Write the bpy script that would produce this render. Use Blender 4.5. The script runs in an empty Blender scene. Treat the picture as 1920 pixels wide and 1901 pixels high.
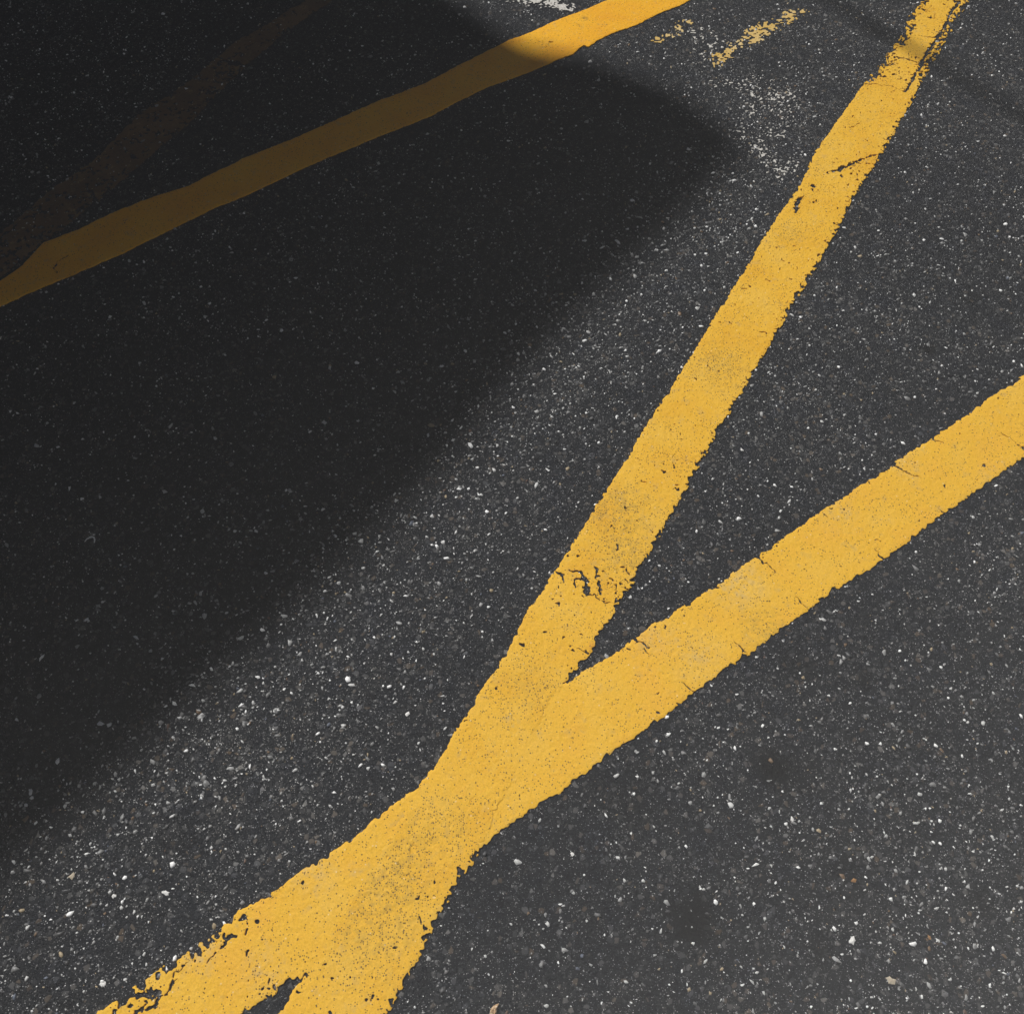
import bpy, math
import numpy as np

# ------------------------------------------------------------------ camera, world, sun, exposure
scene = bpy.context.scene
CAM_H = 1.6
PITCH = math.radians(62.0)          # below the horizon
FPX = 1660.0                        # focal length in pixels of the 1920 wide photograph

cam_d = bpy.data.cameras.new("camera")
cam_d.sensor_width = 36.0
cam_d.sensor_fit = 'HORIZONTAL'
cam_d.lens = 36.0 * FPX / 1920.0
cam_d.clip_start = 0.05
cam_d.clip_end = 500.0
cam = bpy.data.objects.new("camera", cam_d)
scene.collection.objects.link(cam)
cam.location = (0, 0, CAM_H)
cam.rotation_euler = (math.pi / 2 - PITCH, 0, 0)
scene.camera = cam

SUN_EL = math.radians(49.0)
SUN_AZ = math.radians(128.0)        # direction towards the sun, counter-clockwise from +X
SUN_DIR = np.array([math.cos(SUN_EL) * math.cos(SUN_AZ), math.cos(SUN_EL) * math.sin(SUN_AZ), math.sin(SUN_EL)])
SKY_STRENGTH = 0.05
world = bpy.data.worlds.new("World")
scene.world = world
world.use_nodes = True
wn = world.node_tree
wn.nodes.clear()
wo = wn.nodes.new("ShaderNodeOutputWorld")
bg = wn.nodes.new("ShaderNodeBackground")
sky = wn.nodes.new("ShaderNodeTexSky")
sky.sky_type = 'NISHITA'
sky.sun_disc = False
sky.sun_elevation = SUN_EL
sky.sun_rotation = math.pi / 2 - SUN_AZ
sky.air_density = 0.12
sky.dust_density = 0.0
sky.ozone_density = 1.0
bg.inputs[1].default_value = SKY_STRENGTH
wn.links.new(sky.outputs[0], bg.inputs[0])
wn.links.new(bg.outputs[0], wo.inputs[0])

sun_d = bpy.data.lights.new("sun", 'SUN')
sun_d.energy = 5.0
sun_d.angle = math.radians(0.7)
sun_d.color = (1.0, 0.98, 0.95)
sun = bpy.data.objects.new("sun", sun_d)
scene.collection.objects.link(sun)
from mathutils import Vector
sun.rotation_euler = Vector(SUN_DIR).to_track_quat('Z', 'Y').to_euler()
sun.location = (-6, 8, 14)

scene.view_settings.view_transform = 'Standard'
scene.view_settings.look = 'None'
scene.view_settings.exposure = 0.24
scene.view_settings.gamma = 1.0
scene.render.engine = 'CYCLES'
scene.cycles.use_denoising = True
scene.cycles.denoiser = 'OPENIMAGEDENOISE'
scene.cycles.denoising_input_passes = 'RGB_ALBEDO_NORMAL'
scene.cycles.denoising_prefilter = 'ACCURATE'
scene.cycles.max_bounces = 6
scene.cycles.volume_bounces = 0
LIFT_HAZE = 0.033  # density of the haze added to lift the blacks

# ------------------------------------------------------------------ helpers
col = scene.collection


def tag(o, label=None, cat=None, group=None, kind=None):
    if label: o["label"] = label
    if cat: o["category"] = cat
    if group: o["group"] = group
    if kind: o["kind"] = kind
    return o


def G(px, py):
    """photograph pixel -> point on the road surface (metres)"""
    x = (np.asarray(px, float) - 960.0) / FPX
    y = (950.5 - np.asarray(py, float)) / FPX
    c, s = math.cos(PITCH), math.sin(PITCH)
    dz = -s + y * c
    t = CAM_H / -dz
    return np.stack([x * t, (c + y * s) * t], -1)


def hsh(ix, iy, seed):
    n = (ix.astype(np.int64) * 374761393 + iy.astype(np.int64) * 668265263 + seed * 1442695041) & 0xFFFFFFFF
    n = ((n ^ (n >> 13)) * 1274126177) & 0xFFFFFFFF
    n = ((n ^ (n >> 16)) * 2246822519) & 0xFFFFFFFF
    return ((n ^ (n >> 15)) & 0xFFFFFF) / float(0xFFFFFF)


def vnoise(x, y, scale, seed):
    """value noise in -1..1, feature size = scale"""
    x = x / scale; y = y / scale
    ix = np.floor(x); iy = np.floor(y)
    fx = x - ix; fy = y - iy
    fx = fx * fx * (3 - 2 * fx); fy = fy * fy * (3 - 2 * fy)
    a = hsh(ix, iy, seed); b = hsh(ix + 1, iy, seed)
    c = hsh(ix, iy + 1, seed); d = hsh(ix + 1, iy + 1, seed)
    return 2 * ((a * (1 - fx) + b * fx) * (1 - fy) + (c * (1 - fx) + d * fx) * fy) - 1


def worley(x, y, scale, seed):
    """distance to the nearest jittered point, in units of scale"""
    x = x / scale; y = y / scale
    ix = np.floor(x); iy = np.floor(y)
    best = np.full(x.shape, 9.0)
    for dx in (-1, 0, 1):
        for dy in (-1, 0, 1):
            px = ix + dx + hsh(ix + dx, iy + dy, seed)
            py = iy + dy + hsh(ix + dx, iy + dy, seed + 77)
            best = np.minimum(best, (px - x) ** 2 + (py - y) ** 2)
    return np.sqrt(best)


def np_mesh(name, verts, polys_flat, loop_start, loop_total, mat):
    me = bpy.data.meshes.new(name)
    me.vertices.add(len(verts))
    me.vertices.foreach_set("co", np.ascontiguousarray(verts, dtype=np.float32).ravel())
    me.loops.add(len(polys_flat))
    me.loops.foreach_set("vertex_index", np.ascontiguousarray(polys_flat, dtype=np.int32))
    me.polygons.add(len(loop_start))
    me.polygons.foreach_set("loop_start", np.ascontiguousarray(loop_start, dtype=np.int32))
    me.polygons.foreach_set("loop_total", np.ascontiguousarray(loop_total, dtype=np.int32))
    me.update(calc_edges=True)
    me.validate()
    me.materials.append(mat)
    return me


def link_mesh(name, me, parent=None):
    o = bpy.data.objects.new(name, me)
    col.objects.link(o)
    if parent: o.parent = parent
    return o


def march(F, XY, ztop, zbot):
    """solid slab of the region F > 0 of a grid, with side walls. F (n,m), XY (n,m,2), ztop (n,m)"""
    n, m = F.shape
    N = n * m
    ins = F > 0
    P = XY.reshape(-1, 2)
    cid = np.arange(N).reshape(n, m)
    zt = ztop

    def cross(A, B, ka, kb, za, zb):
        t = A / (A - B + 1e-12)
        t = np.clip(t, 0.03, 0.97)
        xy = ka + (kb - ka) * t[..., None]
        return np.concatenate([xy, (za + (zb - za) * t)[..., None]], -1)
    hx = cross(F[:-1], F[1:], XY[:-1], XY[1:], zt[:-1], zt[1:])          # (n-1, m)
    vx = cross(F[:, :-1], F[:, 1:], XY[:, :-1], XY[:, 1:], zt[:, :-1], zt[:, 1:])  # (n, m-1)
    hid = N + np.arange((n - 1) * m).reshape(n - 1, m)
    vid = N + (n - 1) * m + np.arange(n * (m - 1)).reshape(n, m - 1)
    V = np.concatenate([np.concatenate([P, zt.reshape(-1, 1)], 1), hx.reshape(-1, 3), vx.reshape(-1, 3)])
    c = [cid[:-1, :-1], cid[1:, :-1], cid[1:, 1:], cid[:-1, 1:]]
    e = [hid[:, :-1], vid[1:, :], hid[:, 1:], vid[:-1, :]]
    code = (ins[:-1, :-1] * 1 + ins[1:, :-1] * 2 + ins[1:, 1:] * 4 + ins[:-1, 1:] * 8)
    faces = []   # arrays (k, sides)
    walls = []
    for case in range(1, 16):
        sel = code == case
        if not sel.any(): continue
        b = [(case >> k) & 1 for k in range(4)]
        seq = []
        for k in range(4):
            if b[k]: seq.append(('c', k))
            if b[k] != b[(k + 1) % 4]: seq.append(('e', k))
        arr = np.stack([(c if q[0] == 'c' else e)[q[1]][sel] for q in seq], 1)
        faces.append(arr)
        for a in range(len(seq)):
            q, r = seq[a], seq[(a + 1) % len(seq)]
            if q[0] == 'e' and r[0] == 'e' and b[q[1]]:      # leaves the inside at q, comes back at r
                walls.append(np.stack([arr[:, a], arr[:, (a + 1) % len(seq)]], 1))
    walls = np.concatenate(walls)
    used = np.unique(np.concatenate([f.ravel() for f in faces]))
    wv = np.unique(walls)
    remap = np.full(len(V), -1); remap[used] = np.arange(len(used))
    low = np.full(len(V), -1); low[wv] = len(used) + np.arange(len(wv))
    Vb = V[wv].copy(); Vb[:, 2] = zbot
    verts = np.concatenate([V[used], Vb])
    allf = [remap[f] for f in faces]
    allf.append(np.stack([remap[walls[:, 1]], remap[walls[:, 0]], low[walls[:, 0]], low[walls[:, 1]]], 1))
    flat = np.concatenate([f.ravel() for f in allf])
    tot = np.concatenate([np.full(len(f), f.shape[1]) for f in allf])
    start = np.concatenate([[0], np.cumsum(tot)[:-1]])
    return verts, flat, start, tot


def seg_dist(x, y, p, q):
    d = q - p
    L = max(float(d @ d), 1e-12)
    t = np.clip(((x - p[0]) * d[0] + (y - p[1]) * d[1]) / L, 0, 1)
    return np.hypot(x - p[0] - t * d[0], y - p[1] - t * d[1]), t


def carve(F, XY, pts, w):
    """cut a ragged crack: pts pixel polyline, w half widths in mm (one per point or a number)"""
    g = G([p[0] for p in pts], [p[1] for p in pts])
    if np.isscalar(w): w = [w] * len(pts)
    pad = 0.02
    lo = g.min(0) - pad; hi = g.max(0) + pad
    X = XY[..., 0]; Y = XY[..., 1]
    box = (X > lo[0]) & (X < hi[0]) & (Y > lo[1]) & (Y < hi[1])
    if not box.any(): return F
    x = X[box]; y = Y[box]
    wob = vnoise(x, y, 0.009, 5) * 0.0026 + vnoise(x, y, 0.004, 15) * 0.0014
    wob2 = vnoise(x, y, 0.009, 6) * 0.0026 + vnoise(x, y, 0.004, 16) * 0.0014
    rag = vnoise(x, y, 0.0040, 9) + 0.6 * vnoise(x, y, 0.010, 19)
    best = np.full(x.shape, 1.0)
    if len(g) == 1:
        best = np.hypot(x + wob - g[0, 0], y + wob2 - g[0, 1]) - w[0] * 1e-3 * (1 + 0.35 * rag)
    for k in range(len(g) - 1):
        d, t = seg_dist(x + wob, y + wob2, g[k], g[k + 1])
        ww = (w[k] + (w[k + 1] - w[k]) * t) * 1e-3
        best = np.minimum(best, d - np.maximum(ww * (1 + 0.75 * rag), 0.0008))
    out = F.copy()
    out[box] = np.minimum(F[box], best)
    return out


GRID = 0.0013
paint_fields = []        # (origin, axis, normal, s0, t0, F) used to keep loose aggregate off the paint


def strip(name, left, right, mat, z, rough=(0.003, 0.0015), carves=(), wear=None, ext=(0.9, 0.9), seed=1, fine=True, zb=0.0):
    L = G([p[0] for p in left], [p[1] for p in left])
    R = G([p[0] for p in right], [p[1] for p in right])
    a0 = (L[0] + R[0]) / 2; a1 = (L[-1] + R[-1]) / 2
    ax = (a1 - a0); ln = np.linalg.norm(ax); ax = ax / ln
    nm = np.array([-ax[1], ax[0]])

    def st(Pn): return (Pn - a0) @ ax, (Pn - a0) @ nm
    sl, tl = st(L); sr, tr = st(R)
    s_min = min(sl.min(), sr.min()) - ext[0]; s_max = max(sl.max(), sr.max()) + ext[1]

    def edge(s, t):
        o = np.argsort(s); s = s[o]; t = t[o]
        k = np.polyfit(s, t, 1)[0] * 0.5
        s = np.concatenate([[s[0] - 3], s, [s[-1] + 3]]); t = np.concatenate([[t[0] - 3 * k], t, [t[-1] + 3 * k]])
        return s, t
    sl, tl = edge(sl, tl); sr, tr = edge(sr, tr)
    S = np.arange(s_min, s_max, GRID)
    EL = np.interp(S, sl, tl); ER = np.interp(S, sr, tr)
    if EL.mean() > ER.mean(): hi_e, lo_e, flip = EL, ER, True
    else: hi_e, lo_e, flip = ER, EL, False
    T = np.arange(lo_e.min() - 0.012, hi_e.max() + 0.012, GRID)
    SS, TT = np.meshgrid(S, T, indexing='ij')
    XY = a0 + SS[..., None] * ax + TT[..., None] * nm
    X, Y = XY[..., 0], XY[..., 1]
    n = rough[0] * vnoise(X, Y, 0.017, seed) + rough[1] * 1.3 * vnoise(X, Y, 0.0075, seed + 1) + rough[1] * vnoise(X, Y, 0.0036, seed + 2)
    # scallops where the paint bridges round stones at the rim
    wr = worley(X, Y, 0.011, seed + 3)
    n = n + rough[1] * 1.0 * (0.55 - wr)
    dl = TT - lo_e[:, None]; dh = hi_e[:, None] - TT
    F = np.minimum(dl, dh) + n
    if wear is not None:
        F = wear(F, X, Y, SS, dl if not flip else dh, dh if not flip else dl)
    for pts, w in carves:
        F = carve(F, XY, pts, w)
    # pits that go right through, few
    pit = worley(X, Y, 0.05, seed + 8)
    F = np.minimum(F, (pit * 0.05 - 0.0009 - 0.0012 * np.maximum(vnoise(X, Y, 0.05, seed + 4), 0)))
    F[0] = F[-1] = -1; F[:, 0] = F[:, -1] = -1
    zt = z + 0.00035 * vnoise(X, Y, 0.006, seed + 5) + 0.0002 * vnoise(X, Y, 0.003, seed + 6) + 0.0005 * vnoise(X, Y, 0.06, seed + 7)
    if wear is None or True:
        # the film thins towards its rim
        zt = zt - 0.0009 * np.exp(-np.maximum(np.minimum(dl, dh), 0) / 0.004)
    v, fl, s_, t_ = march(F, XY, zt, zb)
    o = link_mesh(name, np_mesh(name, v, fl, s_, t_, mat))
    paint_fields.append((a0, ax, nm, s_min, T[0], F))
    return o


# ------------------------------------------------------------------ materials
class NT:
    def __init__(self, name):
        self.m = bpy.data.materials.new(name); self.m.use_nodes = True
        self.t = self.m.node_tree; self.t.nodes.clear()
        self.out = self.t.nodes.new("ShaderNodeOutputMaterial")
        self.b = self.t.nodes.new("ShaderNodeBsdfPrincipled")
        self.t.links.new(self.b.outputs[0], self.out.inputs[0])
        tc = self.t.nodes.new("ShaderNodeTexCoord"); self.co = tc.outputs["Object"]

    def L(self, a, b): self.t.links.new(a, b)

    def mapping(self, scale=(1, 1, 1), rot=0, loc=(0, 0, 0)):
        n = self.t.nodes.new("ShaderNodeMapping"); self.L(self.co, n.inputs[0])
        n.inputs["Scale"].default_value = scale; n.inputs["Rotation"].default_value = (0, 0, rot); n.inputs["Location"].default_value = loc
        return n.outputs[0]

    def noise(self, scale, detail=2, rough=0.5, co=None, dist=0):
        n = self.t.nodes.new("ShaderNodeTexNoise"); self.L(co or self.co, n.inputs["Vector"])
        n.inputs["Scale"].default_value = scale; n.inputs["Detail"].default_value = detail; n.inputs["Roughness"].default_value = rough
        n.inputs["Distortion"].default_value = dist
        return n.outputs["Fac"]

    def vor(self, scale, feature='F1', co=None, rnd=1.0, metric='EUCLIDEAN'):
        n = self.t.nodes.new("ShaderNodeTexVoronoi"); n.feature = feature
        if feature != 'DISTANCE_TO_EDGE': n.distance = metric
        self.L(co or self.co, n.inputs["Vector"]); n.inputs["Scale"].default_value = scale; n.inputs["Randomness"].default_value = rnd
        return n

    def ramp(self, fac, stops, interp='LINEAR'):
        n = self.t.nodes.new("ShaderNodeValToRGB"); self.L(fac, n.inputs[0]); n.color_ramp.interpolation = interp
        el = n.color_ramp.elements
        while len(el) > 1: el.remove(el[-1])
        el[0].position = stops[0][0]; el[0].color = c4(stops[0][1])
        for p, c in stops[1:]:
            q = el.new(p); q.color = c4(c)
        return n.outputs[0]

    def math(self, op, a, b=None, clamp=False):
        n = self.t.nodes.new("ShaderNodeMath"); n.operation = op; n.use_clamp = clamp
        for k, v in enumerate((a, b)):
            if v is None: continue
            if isinstance(v, (int, float)): n.inputs[k].default_value = v
            else: self.L(v, n.inputs[k])
        return n.outputs[0]

    def mix(self, fac, a, b, mode='MIX'):
        n = self.t.nodes.new("ShaderNodeMix"); n.data_type = 'RGBA'; n.blend_type = mode
        for k, v in ((0, fac), (6, a), (7, b)):
            if isinstance(v, (int, float)): n.inputs[k].default_value = v
            elif isinstance(v, tuple): n.inputs[k].default_value = c4(v)
            else: self.L(v, n.inputs[k])
        return n.outputs[2]

    def xyz(self, v):
        n = self.t.nodes.new("ShaderNodeSeparateXYZ"); self.L(v, n.inputs[0]); return n.outputs

    def bump(self, h, strength, dist, prev=None):
        n = self.t.nodes.new("ShaderNodeBump"); self.L(h, n.inputs["Height"])
        n.inputs["Strength"].default_value = strength; n.inputs["Distance"].default_value = dist
        if prev is not None: self.L(prev, n.inputs["Normal"])
        return n.outputs[0]


def c4(c):
    if isinstance(c, (int, float)): return (c, c, c, 1)
    return tuple(c) + ((1,) if len(c) == 3 else ())


def spot(nt, px, py, r_px, soft=0.5):
    """0..1 round mask at a place on the road (a stain that stays put)"""
    g = G(px, py); r = r_px * 0.0011
    v = nt.t.nodes.new("ShaderNodeVectorMath"); v.operation = 'DISTANCE'
    warp = nt.t.nodes.new("ShaderNodeTexNoise"); nt.L(nt.co, warp.inputs["Vector"]); warp.inputs["Scale"].default_value = 40
    nt.L(nt.co, v.inputs[0]); v.inputs[1].default_value = (float(g[0]), float(g[1]), 0)
    d = nt.math('ADD', v.outputs["Value"], nt.math('MULTIPLY', nt.math('SUBTRACT', warp.outputs["Fac"], 0.5), r * 1.2))
    mr = nt.t.nodes.new("ShaderNodeMapRange"); mr.interpolation_type = 'SMOOTHSTEP'
    nt.L(d, mr.inputs[0]); mr.inputs[1].default_value = r * (1 + soft); mr.inputs[2].default_value = r * (1 - soft)
    mr.inputs[3].default_value = 0; mr.inputs[4].default_value = 1
    return mr.outputs[0]


STAINS = [(1300, 1722, 34, 0.95), (1740, 655, 14, 0.95), (1447, 1440, 26, 0.85), (1590, 1630, 34, 0.5), (1840, 1690, 20, 0.6), (1540, 1780, 18, 0.5),
          (1285, 592, 8, 0.95), (1480, 1440, 44, 0.4), (1160, 1470, 60, 0.3), (340, 1560, 30, 0.25), (1640, 60, 30, 0.5), (1825, 560, 22, 0.4), (1500, 1250, 28, 0.4), (1620, 1270, 16, 0.5)]


def asphalt_material():
    n = NT("asphalt")
    # binder
    fine = n.noise(420, 3, 0.65)
    base = n.ramp(fine, [(0.25, (0.002, 0.002, 0.0028)), (0.5, (0.0068, 0.0080, 0.0108)), (0.72, (0.032, 0.034, 0.038))])
    # big buried aggregate
    warp = n.noise(260, 2)
    wv = n.t.nodes.new("ShaderNodeVectorMath"); wv.operation = 'ADD'
    sc = n.t.nodes.new("ShaderNodeVectorMath"); sc.operation = 'SCALE'
    wc = n.t.nodes.new("ShaderNodeTexNoise"); n.L(n.co, wc.inputs["Vector"]); wc.inputs["Scale"].default_value = 220
    n.L(wc.outputs["Color"], sc.inputs[0]); sc.inputs[3].default_value = 0.0035
    n.L(n.co, wv.inputs[0]); n.L(sc.outputs[0], wv.inputs[1])
    wco = wv.outputs[0]
    v1 = n.vor(115, co=wco)
    r1 = n.xyz(v1.outputs["Color"])
    stone1 = n.ramp(r1[0], [(0.0, (0.003, 0.003, 0.005)), (0.3, (0.008, 0.009, 0.013)), (0.55, (0.017, 0.0175, 0.020)),
                            (0.72, (0.036, 0.037, 0.040)), (0.86, (0.080, 0.080, 0.080)), (0.955, (0.075, 0.055, 0.038)), (1.0, (0.15, 0.15, 0.148))])
    ed = n.vor(115, 'DISTANCE_TO_EDGE', co=wco)
    inside = n.ramp(ed.outputs["Distance"], [(0.04, 0.0), (0.16, 1.0)])
    show = n.ramp(r1[1], [(0.42, 0.0), (0.52, 1.0)])
    f1 = n.math('MULTIPLY', n.math('MULTIPLY', inside, show), 0.9)
    c1 = n.mix(f1, base, stone1)
    # sand sized grains in two grids with different stretch
    for k, (sca, thr, bright, rot) in enumerate([((330, 480, 330), 0.82, 0.11, 0.5), ((560, 420, 420), 0.90, 0.22, -0.7), ((800, 700, 700), 0.94, 0.28, 0.2)]):
        co = n.mapping(sca, rot, (k * 3.3, k * 1.7, 0))
        v = n.vor(1.0, co=co)
        r = n.xyz(v.outputs["Color"])
        on = n.ramp(r[0], [(thr, 0.0), (thr + 0.05, 1.0)])
        sz = n.ramp(v.outputs["Distance"], [(0.28, 1.0), (0.42, 0.0)])
        g = n.ramp(r[2], [(0.0, bright * 0.35), (0.7, bright), (1.0, bright * 2.0)])
        c1 = n.mix(n.math('MULTIPLY', on, sz), c1, g)
    # broad tone: traffic polish, tar rich and dusty areas, bluish and brownish clouds
    big = n.noise(2.2, 3, 0.55)
    mid = n.noise(17, 3, 0.6)
    tone = n.ramp(big, [(0.3, (0.74, 0.75, 0.78)), (0.5, (1.0, 1.0, 1.0)), (0.7, (1.28, 1.26, 1.22))])
    c2 = n.mix(1.0, c1, tone, 'MULTIPLY')
    tone2 = n.ramp(mid, [(0.3, (0.80, 0.84, 0.95)), (0.5, (1, 1, 1)), (0.72, (1.18, 1.14, 1.08))])
    c3 = n.mix(1.0, c2, tone2, 'MULTIPLY')
    # dark oil and tar spots
    for px, py, r, s in STAINS:
        m = n.math('MULTIPLY', spot(n, px, py, r, 0.7), s)
        c3 = n.mix(m, c3, (0.003, 0.003, 0.0035))
    # dusty, worn band along the left side of the long line
    n.L(c3, n.b.inputs["Base Color"])
    n.b.inputs["Roughness"].default_value = 0.82
    n.b.inputs["Specular IOR Level"].default_value = 0.2
    h1 = n.ramp(ed.outputs["Distance"], [(0.0, 0.0), (0.25, 1.0)])
    hs = n.math('MULTIPLY', h1, n.math('ADD', n.math('MULTIPLY', r1[2], 0.7), 0.3))
    b1 = n.bump(hs, 0.75, 0.0016)
    b2 = n.bump(n.noise(520, 3, 0.7), 0.8, 0.0012, b1)
    n.L(b2, n.b.inputs["Normal"])
    return n.m


def paint_material(name, base, pale, deep, speck=1.0, seed=0.0, grime=()):
    n = NT(name)
    co0 = n.mapping((1, 1, 1), 0, (seed, seed * 0.7, 0))
    big = n.noise(9, 4, 0.6, co=co0)
    c = n.ramp(big, [(0.30, deep), (0.5, base), (0.70, pale)])
    fine = n.noise(330, 3, 0.7, co=co0)
    c = n.mix(1.0, c, n.ramp(fine, [(0.25, (0.82, 0.78, 0.60)), (0.5, (1, 1, 1)), (0.75, (1.1, 1.14, 1.5))]), 'MULTIPLY')
    # dust caught in the film
    d = n.noise(38, 4, 0.7, co=co0)
    c = n.mix(n.ramp(d, [(0.57, 0.0), (0.76, 0.5)]), c, (0.42, 0.30, 0.13))
    for px, py, rr, st, gc in grime:
        m = n.math('MULTIPLY', spot(n, px, py, rr, 0.9), n.ramp(n.noise(95, 4, 0.7, co=co0), [(0.42, 0.0), (0.62, st)]))
        c = n.mix(m, c, gc)
    # pin holes, clustered
    clus = n.noise(15, 3, 0.6, co=co0)
    cl = n.ramp(clus, [(0.42, 0.0), (0.68, 1.0)])
    for px, py, rr, st, gc in grime:
        cl = n.math('MAXIMUM', cl, n.math('MULTIPLY', spot(n, px, py, rr, 0.9), 1.15))
    for sca, rad in ((300, 0.36), (210, 0.30), (150, 0.24)):
        v = n.vor(sca, co=co0)
        r = n.xyz(v.outputs["Color"])
        on = n.math('GREATER_THAN', n.math('ADD', r[0], n.math('MULTIPLY', cl, 0.34 * speck)), 0.93)
        m = n.math('MULTIPLY', on, n.ramp(v.outputs["Distance"], [(rad * 0.7, 1.0), (rad, 0.0)]))
        c = n.mix(n.math('MULTIPLY', m, 0.9), c, (0.10, 0.06, 0.016))
    # white beads / pale chips
    v = n.vor(170, co=co0)
    r = n.xyz(v.outputs["Color"])
    m = n.math('MULTIPLY', n.math('GREATER_THAN', r[1], 0.965), n.ramp(v.outputs["Distance"], [(0.15, 1.0), (0.3, 0.0)]))
    c = n.mix(n.math('MULTIPLY', m, 0.6), c, (0.75, 0.66, 0.42))
    n.L(c, n.b.inputs["Base Color"])
    n.b.inputs["Roughness"].default_value = 0.7
    n.b.inputs["Specular IOR Level"].default_value = 0.25
    b1 = n.bump(n.noise(260, 3, 0.7, co=co0), 0.45, 0.0012)
    n.L(b1, n.b.inputs["Normal"])
    return n


def simple_material(name, colr, rough=0.8, spec=0.3, nscale=30, amt=0.25):
    n = NT(name)
    f = n.noise(nscale, 4, 0.6)
    a = tuple(x * (1 - amt) for x in colr); b = tuple(min(1, x * (1 + amt)) for x in colr)
    n.L(n.ramp(f, [(0.3, a), (0.7, b)]), n.b.inputs["Base Color"])
    n.b.inputs["Roughness"].default_value = rough
    n.b.inputs["Specular IOR Level"].default_value = spec
    return n.m


M_ASPH = asphalt_material()
YB = (0.735, 0.412, 0.022); YP = (0.74, 0.436, 0.042); YD = (0.70, 0.365, 0.012)
OL = (0.40, 0.25, 0.04); GR = (0.52, 0.40, 0.20)
M_Y1 = paint_material("yellow_paint_dusty", YB, YP, YD, 1.0, 0.0, [(1165, 960, 50, .6, OL), (1170, 1040, 45, .6, OL), (700, 1735, 70, .38, OL), (830, 1560, 60, .28, OL), (740, 1650, 60, .32, OL),
                      (1350, 690, 50, .4, OL), (1480, 440, 30, .3, OL), (1000, 1290, 40, .35, OL), (1115, 1215, 8, .9, (0.5, 0.17, 0.02))]).m
M_Y2 = paint_material("yellow_paint", YB, YP, (0.74, 0.395, 0.026), 0.5, 3.7, [(1380, 1090, 40, .5, GR), (1225, 1190, 30, .3, GR), (1570, 965, 28, .4, GR), (1430, 1180, 32, .5, OL), (1310, 1230, 35, .3, GR), (1700, 870, 28, .3, GR), (590, 1625, 28, .4, GR), (375, 1780, 24, .6, GR), (500, 1820, 30, .3, GR), (1860, 900, 30, .2, GR)]).m
M_Y3 = paint_material("yellow_paint_deep", (0.79, 0.38, 0.001), (0.81, 0.42, 0.008), (0.74, 0.33, 0.001), 0.3, 8.1, [(1095, 38, 9, 1.0, (0.2, 0.11, 0.01)), (1085, 50, 6, .8, (0.25, 0.13, 0.01)), (1025, 84, 22, .3, OL)]).m
M_Y4 = paint_material("yellow_paint_faded", (0.12, 0.062, 0.022), (0.17, 0.095, 0.036), (0.07, 0.035, 0.014), 1.0, 5.2).m  # faded paint, darkened further so the line sinks into the shade
M_Y5 = paint_material("yellow_paint_bleached", (0.60, 0.42, 0.15), (0.66, 0.55, 0.32), (0.58, 0.36, 0.06), 0.3, 6.6).m
M_W = simple_material("white_paint", (0.52, 0.50, 0.46), 0.75, 0.3, 160, 0.3)

# ------------------------------------------------------------------ ground
S = 80.0
me = bpy.data.meshes.new("ground")
me.from_pydata([(-S, -S, 0), (S, -S, 0), (S, S, 0), (-S, S, 0)], [], [(0, 1, 2, 3)])
me.materials.append(M_ASPH)
ground = link_mesh("ground", me)
tag(ground, "dark speckled asphalt of the parking ground", None, None, "structure")

# ------------------------------------------------------------------ painted lines (pixel traces -> real road positions)
def crop(ox, oy, k, pts): return [(ox + x / k, oy + y / k) for x, y in pts]


A_left = [(1721, 6), (1707, 23), (1695, 52), (1681, 79), (1663, 102), (1643, 128), (1619, 159), (1590, 201), (1570, 227), (1529, 286),
          (1500, 347), (1465, 397), (1426, 455), (1404, 493), (1379, 534), (1351, 576), (1326, 618), (1301, 660), (1274, 702), (1244, 748),
          (1212, 796), (1166, 872), (1142, 912), (1102, 973), (1081, 1007), (1050, 1057), (1035, 1078), (1019, 1104), (986, 1150),
          (945, 1232), (899, 1297), (877, 1338), (849, 1378), (837, 1403), (820, 1428), (735, 1562), (645, 1704), (603, 1787), (567, 1836), (556, 1847), (541, 1876), (525, 1897)]
A_right = [(1819, 3), (1806, 23), (1791, 44), (1783, 70), (1768, 85), (1758, 108), (1742, 134), (1724, 166), (1707, 198), (1688, 233),
           (1669, 265), (1649, 300), (1634, 321), (1614, 356), (1590, 391), (1576, 423), (1556, 456), (1537, 490), (1518, 526), (1501, 551),
           (1488, 576), (1467, 610), (1457, 629), (1444, 648), (1429, 673), (1410, 702), (1402, 721), (1387, 745), (1372, 772), (1356, 797),
           (1345, 816), (1330, 843), (1290, 912), (1266, 954), (1245, 992), (1226, 1024), (1205, 1057), (1190, 1097), (1176, 1110), (1159, 1135),
           (1150, 1160), (1131, 1181), (1115, 1213), (1100, 1238), (1075, 1268), (1037, 1313), (970, 1450), (906, 1588), (890, 1616), (866, 1650), (850, 1679),
           (829, 1711), (813, 1732), (803, 1769), (785, 1800), (763, 1835), (750, 1864), (729, 1898)]
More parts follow.
